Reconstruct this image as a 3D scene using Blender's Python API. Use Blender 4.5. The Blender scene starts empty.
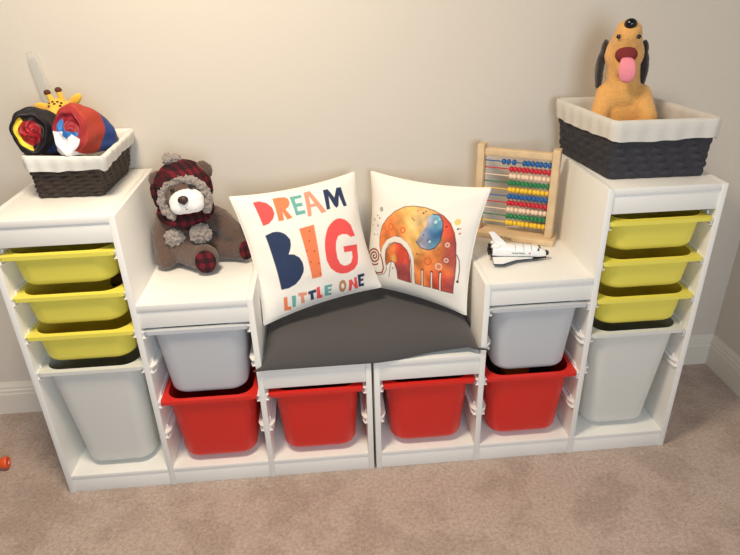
import bpy, bmesh, math, random
import numpy as np
from mathutils import Vector, Matrix, noise, Euler
random.seed(7)
C = bpy.context.scene.collection
R = math.radians
PI = math.pi

# ---------------------------------------------------------------- helpers
def lin(h):
    h = h.lstrip('#'); c = [int(h[i:i+2], 16)/255 for i in (0, 2, 4)]
    return tuple(x/12.92 if x <= .04045 else ((x+.055)/1.055)**2.4 for x in c)

class NT:
    def __init__(s, m): s.t = m.node_tree; s.n = s.t.nodes; s.l = s.t.links
    def new(s, k, **kw):
        o = s.n.new(k)
        for a, b in kw.items():
            if a in o.inputs: o.inputs[a].default_value = b
            else: setattr(o, a, b)
        return o
    def link(s, a, b): s.l.new(a, b)

def mat(name, col, rough=.5, metal=0, noise_scale=0, bump=0, var=0, spec=.5, trans=0, sheen=0, sss=0, detail=4, var_scale=None, alpha=1):
    m = bpy.data.materials.new(name); m.use_nodes = True
    t = NT(m); b = t.n['Principled BSDF']
    c = lin(col) if isinstance(col, str) else col
    b.inputs['Base Color'].default_value = (*c, 1)
    b.inputs['Roughness'].default_value = rough; b.inputs['Metallic'].default_value = metal
    b.inputs['Specular IOR Level'].default_value = spec
    b.inputs['Alpha'].default_value = alpha
    if trans: b.inputs['Transmission Weight'].default_value = trans
    if sheen:
        b.inputs['Sheen Weight'].default_value = sheen; b.inputs['Sheen Roughness'].default_value = .6
    if noise_scale:
        tc = t.new('ShaderNodeTexCoord')
        nz = t.new('ShaderNodeTexNoise', Scale=noise_scale, Detail=detail)
        t.link(tc.outputs['Object'], nz.inputs['Vector'])
        if bump:
            bp = t.new('ShaderNodeBump', Strength=bump, Distance=.003)
            t.link(nz.outputs['Fac'], bp.inputs['Height']); t.link(bp.outputs['Normal'], b.inputs['Normal'])
        if var:
            n2 = nz
            if var_scale:
                n2 = t.new('ShaderNodeTexNoise', Scale=var_scale, Detail=3.0); t.link(tc.outputs['Object'], n2.inputs['Vector'])
            rp = t.new('ShaderNodeValToRGB')
            rp.color_ramp.elements[0].position = .3; rp.color_ramp.elements[1].position = .7
            rp.color_ramp.elements[0].color = (*[x*(1-var) for x in c], 1)
            rp.color_ramp.elements[1].color = (*[min(1, x*(1+var)) for x in c], 1)
            t.link(n2.outputs['Fac'], rp.inputs['Fac']); t.link(rp.outputs['Color'], b.inputs['Base Color'])
    return m

def attr_mat(name, rough=.9, weave=0, sheen=0, gloss_spec=.3):
    m = bpy.data.materials.new(name); m.use_nodes = True
    t = NT(m); b = t.n['Principled BSDF']
    a = t.new('ShaderNodeVertexColor'); a.layer_name = 'print'
    t.link(a.outputs['Color'], b.inputs['Base Color'])
    b.inputs['Roughness'].default_value = rough; b.inputs['Specular IOR Level'].default_value = gloss_spec
    if sheen: b.inputs['Sheen Weight'].default_value = sheen
    if weave:
        tc = t.new('ShaderNodeTexCoord'); nz = t.new('ShaderNodeTexNoise', Scale=weave, Detail=3.0)
        bp = t.new('ShaderNodeBump', Strength=.35, Distance=.002)
        t.link(tc.outputs['Object'], nz.inputs['Vector']); t.link(nz.outputs['Fac'], bp.inputs['Height']); t.link(bp.outputs['Normal'], b.inputs['Normal'])
    return m

def plaid_mat(name, c0, c1, c2, size):
    m = bpy.data.materials.new(name); m.use_nodes = True
    t = NT(m); b = t.n['Principled BSDF']; b.inputs['Roughness'].default_value = .95
    b.inputs['Specular IOR Level'].default_value = .1
    tc = t.new('ShaderNodeTexCoord'); sp = t.new('ShaderNodeSeparateXYZ'); t.link(tc.outputs['Object'], sp.inputs[0])
    def stripe(sock, add=None):
        if add:
            ad = t.new('ShaderNodeMath', operation='ADD'); t.link(sock, ad.inputs[0]); t.link(add, ad.inputs[1]); sock = ad.outputs[0]
        mu = t.new('ShaderNodeMath', operation='MULTIPLY'); t.link(sock, mu.inputs[0]); mu.inputs[1].default_value = 1/size
        fr = t.new('ShaderNodeMath', operation='FRACT'); t.link(mu.outputs[0], fr.inputs[0])
        g = t.new('ShaderNodeMath', operation='GREATER_THAN'); t.link(fr.outputs[0], g.inputs[0]); g.inputs[1].default_value = .5
        return g.outputs[0]
    a1 = stripe(sp.outputs['X'], sp.outputs['Y']); a2 = stripe(sp.outputs['Z'])
    s = t.new('ShaderNodeMath', operation='ADD'); t.link(a1, s.inputs[0]); t.link(a2, s.inputs[1])
    h = t.new('ShaderNodeMath', operation='MULTIPLY'); t.link(s.outputs[0], h.inputs[0]); h.inputs[1].default_value = .5
    rp = t.new('ShaderNodeValToRGB'); rp.color_ramp.interpolation = 'CONSTANT'
    e = rp.color_ramp.elements; e[0].position = 0; e[0].color = (*lin(c0), 1); e[1].position = .75; e[1].color = (*lin(c2), 1)
    k = e.new(.25); k.color = (*lin(c1), 1)
    t.link(h.outputs[0], rp.inputs['Fac']); t.link(rp.outputs['Color'], b.inputs['Base Color'])
    nz = t.new('ShaderNodeTexNoise', Scale=350.0); bp = t.new('ShaderNodeBump', Strength=.5, Distance=.003)
    t.link(tc.outputs['Object'], nz.inputs['Vector']); t.link(nz.outputs['Fac'], bp.inputs['Height']); t.link(bp.outputs['Normal'], b.inputs['Normal'])
    return m

def wm(o):
    return (wm(o.parent) @ o.matrix_basis) if o.parent else o.matrix_basis.copy()

def obj(name, src, mats, parent=None, world=True, smooth=40):
    """Link a bmesh or a mesh as ONE object; vertices given in world space unless world=False."""
    if isinstance(src, bmesh.types.BMesh):
        bmesh.ops.recalc_face_normals(src, faces=src.faces)
        me = bpy.data.meshes.new(name); src.to_mesh(me); src.free()
    else: me = src; me.name = name
    if not isinstance(mats, (list, tuple)): mats = [mats]
    me.materials.clear()
    for m in mats: me.materials.append(m)
    if smooth:
        me.polygons.foreach_set('use_smooth', [True]*len(me.polygons))
        if smooth < 180: me.set_sharp_from_angle(angle=R(smooth))
    o = bpy.data.objects.new(name, me); C.objects.link(o)
    if parent:
        o.parent = parent
        if world: me.transform(wm(parent).inverted())
    return o

def tag(o, label=None, cat=None, group=None, kind=None):
    if label: o['label'] = label
    if cat: o['category'] = cat
    if group: o['group'] = group
    if kind: o['kind'] = kind
    return o

def thing(name, label, cat, loc=(0, 0, 0), rot=0, group=None):
    o = bpy.data.objects.new(name, None); C.objects.link(o); o.empty_display_size = .05
    o.location = loc; o.rotation_euler = (0, 0, rot)
    return tag(o, label, cat, group)

def dup(root, loc, label, rot=None):
    r = root.copy(); C.objects.link(r); r.location = loc
    if rot is not None: r.rotation_euler = (0, 0, rot)
    r['label'] = label
    for ch in list(root.children):
        c = ch.copy(); C.objects.link(c); c.parent = r
        for g in list(ch.children):
            d = g.copy(); C.objects.link(d); d.parent = c
    return r

def BM(): return bmesh.new()

def box(bm, lo, hi, bevel=0, seg=2, M=None, mi=0):
    lo = Vector(lo); hi = Vector(hi)
    r = bmesh.ops.create_cube(bm, size=1)
    vs = r['verts']
    for v in vs:
        v.co = Vector(((lo[i]+hi[i])/2 + v.co[i]*(hi[i]-lo[i]) for i in range(3)))
    fs = set(f for v in vs for f in v.link_faces)
    for f in fs: f.material_index = mi
    if bevel:
        es = list(set(e for v in vs for e in v.link_edges))
        rr = bmesh.ops.bevel(bm, geom=es, offset=bevel, segments=seg, affect='EDGES', profile=.5)
        vs = list(set(v for f in rr['faces'] for v in f.verts) | set(v for v in vs if v.is_valid))
        for f in rr['faces']: f.material_index = mi
    if M is not None: bmesh.ops.transform(bm, matrix=M, verts=vs)
    return vs

def loft(bm, secs, cap0=True, cap1=True, closed=True, mi=0):
    rows = [[bm.verts.new(p) for p in s] for s in secs]
    n = len(rows[0])
    for a, b in zip(rows, rows[1:]):
        for i in range(n if closed else n-1):
            j = (i+1) % n
            f = bm.faces.new((a[i], a[j], b[j], b[i])); f.material_index = mi
    if cap0: bm.faces.new(list(reversed(rows[0]))).material_index = mi
    if cap1: bm.faces.new(rows[-1]).material_index = mi
    return rows

def frame(d):
    d = Vector(d).normalized(); a = Vector((0, 0, 1)) if abs(d.z) < .95 else Vector((1, 0, 0))
    x = a.cross(d).normalized(); y = d.cross(x)
    return x, y, d

def tube(bm, pts, rad, seg=12, mi=0, caps=True):
    pts = [Vector(q) for q in pts]; secs = []
    px = None
    for i, q in enumerate(pts):
        d = (pts[min(i+1, len(pts)-1)]-pts[max(i-1, 0)])
        x, y, d = frame(d)
        if px is not None:
            x = (px - d*px.dot(d)).normalized(); y = d.cross(x)
        px = x
        r = rad[i] if isinstance(rad, (list, tuple)) else rad
        secs.append([q + x*(r*math.cos(2*PI*k/seg)) + y*(r*math.sin(2*PI*k/seg)) for k in range(seg)])
    return loft(bm, secs, caps, caps, mi=mi)

def lathe(bm, prof, M=None, seg=24, mi=0):
    """prof: list of (radius, height) along local z"""
    M = M or Matrix()
    secs = [[M @ Vector((max(r, 1e-4)*math.cos(2*PI*k/seg), max(r, 1e-4)*math.sin(2*PI*k/seg), h)) for k in range(seg)] for r, h in prof]
    return loft(bm, secs, mi=mi)

def ell(bm, c, r, M=None, u=24, v=14, mi=0):
    rr = bmesh.ops.create_uvsphere(bm, u_segments=u, v_segments=v, radius=1)
    T = Matrix.Translation(Vector(c)) @ (M.to_4x4() if M is not None else Matrix()) @ Matrix.Diagonal((*(r if isinstance(r, (tuple, list)) else (r, r, r)), 1))
    bmesh.ops.transform(bm, matrix=T, verts=rr['verts'])
    for f in set(f for w in rr['verts'] for f in w.link_faces): f.material_index = mi
    return rr['verts']

def limb(bm, a, b, ra, rb, n=6):
    a = Vector(a); b = Vector(b)
    L = (b-a).length; k = max(2, int(L/(min(ra, rb)*.35)))
    for i in range(k+1):
        t = i/k; ell(bm, a.lerp(b, t), ra+(rb-ra)*t, u=14, v=8)

def remesh(bm, voxel, smooth=4, fuzz=0, fscale=120):
    """Fuse overlapping blobs into one continuous skin."""
    me = bpy.data.meshes.new('tmp'); bm.to_mesh(me); bm.free()
    o = bpy.data.objects.new('tmp', me); C.objects.link(o)
    m = o.modifiers.new('r', 'REMESH'); m.mode = 'VOXEL'; m.voxel_size = voxel
    s = o.modifiers.new('s', 'SMOOTH'); s.iterations = smooth; s.factor = .5
    dg = bpy.context.evaluated_depsgraph_get(); dg.update()
    out = bpy.data.meshes.new_from_object(o.evaluated_get(dg))
    bpy.data.objects.remove(o); bpy.data.meshes.remove(me)
    if fuzz: fuzzy(out, fuzz, fscale)
    return out

def fuzzy(me, amt, sc):
    nn = [v.normal.copy() for v in me.vertices]
    for v, n in zip(me.vertices, nn):
        v.co += n*(amt*noise.noise(v.co*sc) + .5*amt*noise.noise(v.co*sc*2.3))

def sub(me_or_bm, levels=1):
    me = bpy.data.meshes.new('tmp'); me_or_bm.to_mesh(me); me_or_bm.free()
    o = bpy.data.objects.new('tmp', me); C.objects.link(o)
    m = o.modifiers.new('s', 'SUBSURF'); m.levels = levels
    dg = bpy.context.evaluated_depsgraph_get(); dg.update()
    out = bpy.data.meshes.new_from_object(o.evaluated_get(dg))
    bpy.data.objects.remove(o); bpy.data.meshes.remove(me)
    return out

def text_mesh(body, size, M, extrude=.0002, align='CENTER'):
    cu = bpy.data.curves.new('t', 'FONT'); cu.body = body; cu.size = size; cu.extrude = extrude
    cu.align_x = align; cu.align_y = 'CENTER'
    o = bpy.data.objects.new('t', cu); C.objects.link(o)
    dg = bpy.context.evaluated_depsgraph_get(); dg.update()
    me = bpy.data.meshes.new_from_object(o.evaluated_get(dg))
    bpy.data.objects.remove(o); bpy.data.curves.remove(cu)
    me.transform(M); return me

def rrect(w, d, r, cx=0, cy=0, z=0, n=6):
    """rounded rectangle outline, counter-clockwise"""
    out = []
    for sx, sy, a0 in ((1, 1, 0), (-1, 1, 90), (-1, -1, 180), (1, -1, 270)):
        for k in range(n+1):
            a = R(a0+90*k/n)
            out.append(Vector((cx+sx*(w/2-r)+r*math.cos(a), cy+sy*(d/2-r)+r*math.sin(a), z)))
    return out

# ---------------------------------------------------------------- materials
M_wall = mat('wall_paint', '#d6cec2', rough=.85, noise_scale=140, bump=.12, spec=.25)
M_trim = mat('trim_paint', '#e4ddd0', rough=.45, spec=.4)
M_white = mat('white_melamine', '#edebe5', rough=.38, spec=.4)
M_hole = mat('hole_dark', '#3a3a3c', rough=.8)
M_rail = mat('rail_plastic', '#f2eeea', rough=.35)
M_yellow = mat('yellow_plastic', '#eadd5c', rough=.36, noise_scale=500, bump=.04)
M_red = mat('red_plastic', '#d62a22', rough=.38, noise_scale=500, bump=.04)
M_grey = mat('pale_grey_plastic', '#c3c6c9', rough=.4, noise_scale=500, bump=.04)
M_cwhite = mat('white_plastic', '#d8d8d2', rough=.4, noise_scale=500, bump=.04)
M_cushion = mat('grey_cushion_fabric', '#4d4a4a', rough=.95, noise_scale=420, bump=.25, var=.06, spec=.15, sheen=.15)
M_pillow = attr_mat('printed_pillow_cotton', rough=.92, weave=600)
M_pillow_plain = mat('pillow_cotton', '#f4efe5', rough=.92, noise_scale=600, bump=.3, spec=.2)
M_wicker = mat('dark_wicker', '#3b312c', rough=.65, noise_scale=160, bump=.4, var=.35, spec=.3)
M_wicker2 = mat('black_wicker', '#35343a', rough=.6, noise_scale=160, bump=.3, var=.25, spec=.3)
M_liner = mat('liner_cloth', '#e9e6df', rough=.95, noise_scale=300, bump=.3, spec=.15)
M_liner2 = mat('liner_cloth_grey', '#d6d2ca', rough=.95, noise_scale=300, bump=.3, spec=.15)
M_bear = mat('brown_plush', '#5e4a40', rough=1, noise_scale=260, bump=1.0, var=.25, spec=.05, sheen=.3)
M_plaid = plaid_mat('red_black_plaid', '#6c222b', '#482025', '#2c2021', .030)
M_fauxfur = mat('grey_faux_fur', '#958a82', rough=1, noise_scale=220, bump=1.0, var=.45, spec=.05, sheen=.3)
M_muzzle = mat('white_plush', '#f2efec', rough=1, noise_scale=300, bump=.6, spec=.05, sheen=.3)
M_nose = mat('dark_brown_nose', '#3a2420', rough=.5)
M_thread = mat('dark_thread', '#4b3a36', rough=.9)
M_wood = mat('pale_beech_wood', '#dabd95', rough=.5, noise_scale=30, var=.1, spec=.35)
BEAD = {'blue': mat('blue_bead', '#1f5fa0', rough=.25), 'red': mat('red_bead', '#c81e33', rough=.25), 'natural': mat('natural_bead', '#ecd2b4', rough=.35),
        'green': mat('green_bead', '#1f7d4c', rough=.25), 'yellow': mat('yellow_bead', '#f2c52c', rough=.25)}
M_ink = mat('brown_ink', '#4a2a20', rough=.7)
M_shw = mat('white_enamel', '#f3f2f0', rough=.3)
M_shb = mat('black_enamel', '#17181b', rough=.35)
M_shg = mat('grey_enamel', '#8b8d92', rough=.35)
M_tan = mat('golden_plush', '#e4ab60', rough=1, noise_scale=260, bump=.8, var=.12, spec=.05, sheen=.3)
M_ear = mat('dark_ear_plush', '#2e2624', rough=1, noise_scale=260, bump=.8, spec=.05, sheen=.3)
M_mouth = mat('maroon_felt', '#7c2b2c', rough=1)
M_tongue = mat('pink_felt', '#ef8f9c', rough=.9, noise_scale=300, bump=.3)
M_blk = mat('black_gloss', '#121214', rough=.22)
M_gir = mat('yellow_giraffe_plush', '#f0bd4a', rough=1, noise_scale=300, bump=.6, spec=.05, sheen=.2)
M_gbr = mat('brown_plush_tip', '#5a3420', rough=1)
M_cloth = attr_mat('coloured_cloth', rough=.55, weave=90, gloss_spec=.4)
M_blade = mat('clear_grey_plastic', '#d6d6d0', rough=.35, alpha=.4)
M_orange = mat('orange_plastic', '#ee5a24', rough=.35)
M_dkor = mat('dark_orange_plastic', '#9c3212', rough=.5)
M_toyd = mat('dark_toy_plastic', '#2d2729', rough=.45)
M_toyb = mat('brown_toy_plastic', '#6b4434', rough=.5)
M_toyy = mat('amber_toy_plastic', '#e29b27', rough=.45)
M_toyv = mat('slate_toy_plastic', '#3d3a4a', rough=.5)

def carpet_mat():
    m = bpy.data.materials.new('beige_carpet'); m.use_nodes = True
    t = NT(m); b = t.n['Principled BSDF']; b.inputs['Roughness'].default_value = 1; b.inputs['Specular IOR Level'].default_value = .05
    b.inputs['Sheen Weight'].default_value = .25
    tc = t.new('ShaderNodeTexCoord')
    n1 = t.new('ShaderNodeTexNoise', Scale=260.0, Detail=3.0); n2 = t.new('ShaderNodeTexNoise', Scale=5.0, Detail=4.0, Roughness=.6); n3 = t.new('ShaderNodeTexNoise', Scale=90.0, Detail=3.0)
    for n in (n1, n2, n3): t.link(tc.outputs['Object'], n.inputs['Vector'])
    r1 = t.new('ShaderNodeValToRGB'); r1.color_ramp.elements[0].position = .3; r1.color_ramp.elements[1].position = .72
    r1.color_ramp.elements[0].color = (*lin('#a18b7f'), 1); r1.color_ramp.elements[1].color = (*lin('#d6c3b6'), 1)
    mixn = t.new('ShaderNodeMath', operation='ADD'); t.link(n1.outputs['Fac'], mixn.inputs[0]); t.link(n3.outputs['Fac'], mixn.inputs[1])
    half = t.new('ShaderNodeMath', operation='MULTIPLY'); half.inputs[1].default_value = .5; t.link(mixn.outputs[0], half.inputs[0])
    t.link(half.outputs[0], r1.inputs['Fac'])
    r2 = t.new('ShaderNodeValToRGB'); r2.color_ramp.elements[0].position = .42; r2.color_ramp.elements[1].position = .54
    r2.color_ramp.elements[0].color = (.83, .81, .79, 1); r2.color_ramp.elements[1].color = (1, 1, 1, 1)
    t.link(n2.outputs['Fac'], r2.inputs['Fac'])
    mx = t.new('ShaderNodeMix', data_type='RGBA', blend_type='MULTIPLY'); mx.inputs[0].default_value = 1
    t.link(r1.outputs['Color'], mx.inputs[6]); t.link(r2.outputs['Color'], mx.inputs[7])
    t.link(mx.outputs[2], b.inputs['Base Color'])
    bp = t.new('ShaderNodeBump', Strength=1.0, Distance=.006)
    t.link(half.outputs[0], bp.inputs['Height']); t.link(bp.outputs['Normal'], b.inputs['Normal'])
    return m
M_carpet = carpet_mat()

# ---------------------------------------------------------------- the room
XR, YB = 1.425, .455
bm = BM(); box(bm, (-2.4, -3.4, -.1), (XR+.1, YB+.1, 0)); tag(obj('floor', bm, M_carpet, smooth=0), kind='structure')
bm = BM(); box(bm, (-2.4, YB, 0), (XR+.1, YB+.1, 2.5)); tag(obj('wall_back', bm, M_wall, smooth=0), kind='structure')
bm = BM(); box(bm, (XR, -3.4, 0), (XR+.1, YB, 2.5)); tag(obj('wall_right', bm, M_wall, smooth=0), kind='structure')
prof = [(0, 0), (.015, 0), (.015, .088), (.0125, .093), (.0125, .104), (.009, .109), (.009, .118), (.005, .128), (.003, .136), (0, .136)]
bm = BM(); loft(bm, [[(x, YB-a, z) for a, z in prof] for x in (-2.4, XR)]); tag(obj('baseboard_back', bm, M_trim, smooth=20), kind='structure')
bm = BM(); loft(bm, [[(XR-a, y, z) for a, z in prof] for y in (-3.4, YB-.001)]); tag(obj('baseboard_right', bm, M_trim, smooth=20), kind='structure')

# ---------------------------------------------------------------- the two stepped storage frames
D = .423; H1, H2, H3 = .94, .672, .4306
XS = [.004, .3316, .6547, .994]            # outer faces of the uprights, measured from the seam
T = .0175
def storage_frame(s, label):
    """s=-1 the frame left of the seam, s=+1 the frame right of it"""
    root = thing('stepped_storage_frame', label, 'storage unit', (s*.5, D/2, 0), 0, 'stepped storage frames')
    def bx(name, x0, x1, y0, y1, z0, z1, m=M_white, bv=.0012):
        bm = BM(); a, b = sorted((s*x0, s*x1)); box(bm, (a, y0, z0), (b, y1, z1), bv, 2); return obj(name, bm, m, root)
    def panel(x0, x1, z1, holes):
        bm = BM(); a, b = sorted((s*x0, s*x1)); box(bm, (a, 0, 0), (b, D, z1), .0015, 2)
        for side, y, z in holes:
            fx = s*(x0 if side < 0 else x1)
            Mh = Matrix.Translation((fx, y, z)) @ Matrix.Rotation(PI/2, 4, 'Y')
            lathe(bm, [(.0036, -.0004), (.0036, .0004)], Mh, 10, mi=1)
        return obj('side_panel', bm, [M_white, M_hole], root)
    panel(XS[0], XS[0]+T, H3, [])
    panel(XS[1], XS[1]+T, H2, [])
    panel(XS[2], XS[2]+T, H1, [(-1, .07, .90), (-1, .06, .86), (-1, .30, .90)] if s < 0 else [(-1, .05, .885)])
    panel(XS[3]-T, XS[3], H1, [(-1, .05, .205), (-1, .05, .30)])
    cols = [(XS[0]+T, XS[1], H3, .356), (XS[1]+T, XS[2], H2, .597), (XS[2]+T, XS[3]-T, H1, .865)]
    for a, b, h, za in cols:
        bx('top_board', a, b, .0005, D, h-.018, h)
        bx('front_apron', a, b, .004, .02, za, h-.0185)
        bx('back_brace', a, b, D-.016, D, za, h-.0185)
    bx('bottom_board', XS[0]+T, XS[1], .001, D, .058, .07)
    bx('bottom_board', XS[1]+T, XS[2], .001, D, .058, .07)
    bx('bottom_board', XS[2]+T, XS[3]-T, .001, D, .058, .07)
    for a, b, h, za in cols: bx('plinth_board', a, b, .003, .02, 0, .0575)
    def rail(x, inward, z):
        """moulded runner screwed to the inside of an upright; inward = direction away from it"""
        bm = BM()
        w = .017*inward
        f0 = .002                                     # chamfered nose then straight to the back
        top = [(0, f0), (w*.55, f0), (w, f0+.018), (w, D-.03), (0, D-.03)]
        def prism(z0, z1, pts):
            v0 = [bm.verts.new((x+px, py, z0)) for px, py in pts]; v1 = [bm.verts.new((x+px, py, z1)) for px, py in pts]
            n = len(pts)
            bm.faces.new(v0[::-1]); bm.faces.new(v1)
            for i in range(n): bm.faces.new((v0[i], v0[(i+1) % n], v1[(i+1) % n], v1[i]))
        prism(z-.003, z, top)                                              # ledge
        prism(z-.020, z-.0031, [(0, f0+.004), (w*.3, f0+.004), (w*.3, D-.035), (0, D-.035)])  # web
        prism(z-.023, z-.0201, [(0, f0), (w*.55, f0), (w*.8, f0+.015), (w*.8, D-.03), (0, D-.03)])
        prism(z+.0001, z+.010, [(0, f0+.03), (w*.25, f0+.03), (w*.25, D-.03), (0, D-.03)])
        return obj('shelf_runner', bm, M_rail, root, smooth=0)
    def rails(ci, zs):
        a, b = cols[ci][0], cols[ci][1]
        for z in zs:
            rail(s*a, s, z); rail(s*b, -s, z)
    rails(0, [.3365, .217]); rails(1, [.5865, .466, .3355, .217]); rails(2, [.8405, .7165, .5925, .4705])
    if s > 0: rail(s*cols[2][1], -s, .352); rail(s*cols[2][0], s, .352)
    return root
storage_frame(-1, 'white stepped storage frame left of the seam, rising to the left under the bear')
storage_frame(1, 'white stepped storage frame right of the seam, rising to the right under the abacus')

# ---------------------------------------------------------------- storage bins
def make_bin(name, label, m, W, h, group, taper=.020, loc=(0, 0, 0)):
    """root sits under the bin; the rim top is at local z = h; front is -y"""
    root = thing(name, label, 'storage bin', loc, 0, group)
    L = .405; w0, d0 = W-.026, L-.032; r0 = .05
    cy = -.007
    bm = BM()
    outer = []
    n = 8
    for t in (0, .03, .25, .5, .75, 1):
        z = (h-.006)*(1-t)+.022*t
        outer.append(rrect(w0-2*taper*t, d0-2*taper*t, r0, 0, cy, z, n))
    for k in range(1, 6):                       # rounded foot
        a = PI/2*k/5; q = .022*(1-math.cos(a)); z = .022-.022*math.sin(a)
        outer.append(rrect(w0-2*taper-2*q, d0-2*taper-2*q, r0-q*.5, 0, cy, z, n))
    rows = loft(bm, outer, False, True)
    inner = []
    th = .0028
    for t in (0, .03, .25, .5, .75, 1):
        z = (h-.006)*(1-t)+.022*t + (.006 if t == 0 else 0)
        inner.append(rrect(w0-2*taper*t-2*th, d0-2*taper*t-2*th, r0-th, 0, cy, z, n))
    for k in range(1, 6):
        a = PI/2*k/5; q = .020*(1-math.cos(a)); z = .022-.019*math.sin(a)
        inner.append(rrect(w0-2*taper-2*th-2*q, d0-2*taper-2*th-2*q, r0-th-q*.5, 0, cy, z, n))
    rin = loft(bm, inner, False, True)
    obj('body', bm, m, root, world=False, smooth=35)
    # rim: a flat flange with a rounded opening and a bowed, turned-down front lip
    bm = BM()
    def outl(z, grow=0, ww=W):
        pts = rrect(ww+2*grow, L+2*grow, .012, 0, 0, z, n)
        for p in pts:
            if p.y < 0: p.z -= .004*(abs(p.x)/(ww/2))**3   # lip dips at its ends
        return pts
    inn = lambda z: rrect(w0-2*th, d0-2*th, r0-th, 0, cy, z, n)
    inn2 = lambda z: rrect(w0, d0, r0, 0, cy, z, n)
    a = [bm.verts.new(p) for p in inn(h-.001)]; b = [bm.verts.new(p) for p in outl(h)]
    low = outl(h-.005)
    for p in low:
        if p.y < -L/2+.02: p.z = h-.012 - .003*(abs(p.x)/(W/2))**2
    c = [bm.verts.new(p) for p in low]
    ins = outl(h-.0052, -.003)
    for p in ins:
        if p.y < -L/2+.02: p.z = h-.0115 - .003*(abs(p.x)/(W/2))**2
    d = [bm.verts.new(p) for p in ins]
    ins2 = outl(h-.004, -.0035); e = [bm.verts.new(p) for p in ins2]
    f = [bm.verts.new(p) for p in inn2(h-.0045)]
    N = len(a)
    for p, q in ((a, b), (b, c), (c, d), (d, e), (e, f)):
        for i in range(N):
            j = (i+1) % N; bm.faces.new((p[i], p[j], q[j], q[i]))
    obj('rim', bm, m, root, world=False, smooth=50)
    return root
BY = -.004+.405/2
def xc(ci, s): return s*[(XS[0]+T+XS[1])/2, (XS[1]+T+XS[2])/2, (XS[2]+XS[3])/2][ci]
Wt = .297
HY, HR, HW = .104, .254, .392
def place(proto, x, z, label): return dup(proto, (x, BY, z), label)
yz = [.846-HY, .722-HY, .598-HY]
g = 'shallow yellow bins in the tall towers'
yb = make_bin('shallow_bin', 'shallow yellow bin in the top slot of the left tower', M_yellow, Wt, HY, g, .007, (xc(2, -1), BY, yz[0]))
place(yb, xc(2, -1), yz[1], 'shallow yellow bin in the middle of the left tower, holding dark toys')
place(yb, xc(2, -1), yz[2], 'shallow yellow bin in the left tower, just above its tall white bin')
place(yb, xc(2, 1), yz[0], 'shallow yellow bin in the top slot of the right tower')
place(yb, xc(2, 1), yz[1], 'shallow yellow bin in the middle of the right tower, second from top')
place(yb, xc(2, 1), yz[2], 'shallow yellow bin in the right tower, just above its tall white bin')
g = 'tall white bins at the bottom of the towers'
wb = make_bin('tall_bin', 'tall white bin filling the bottom of the left tower', M_cwhite, Wt, HW, g, .028, (xc(2, -1), BY, .476-HW))
place(wb, xc(2, 1), .478-HW, 'tall white bin filling the bottom of the right tower')
g = 'deep grey bins under the benches'
gb = make_bin('deep_bin', 'deep pale grey bin under the bear, above a red bin', M_grey, .292, HR-.005, g, .016, (xc(1, -1), BY, .592-HR+.005))
place(gb, xc(1, 1), .592-HR+.005, 'deep pale grey bin under the abacus bench, above a red bin')
g = 'deep red bins in the bottom row'
rb = make_bin('deep_bin', 'deep red bin below the left grey bin', M_red, .292, HR, g, .015, (xc(1, -1), BY, .341-HR))
place(rb, xc(0, -1), .342-HR, 'deep red bin under the seat cushion, left of the central seam')
place(rb, xc(0, 1), .342-HR, 'deep red bin under the seat cushion, right of the central seam')
place(rb, xc(1, 1), .341-HR, 'deep red bin below the right grey bin, with an amber block inside')

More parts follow.
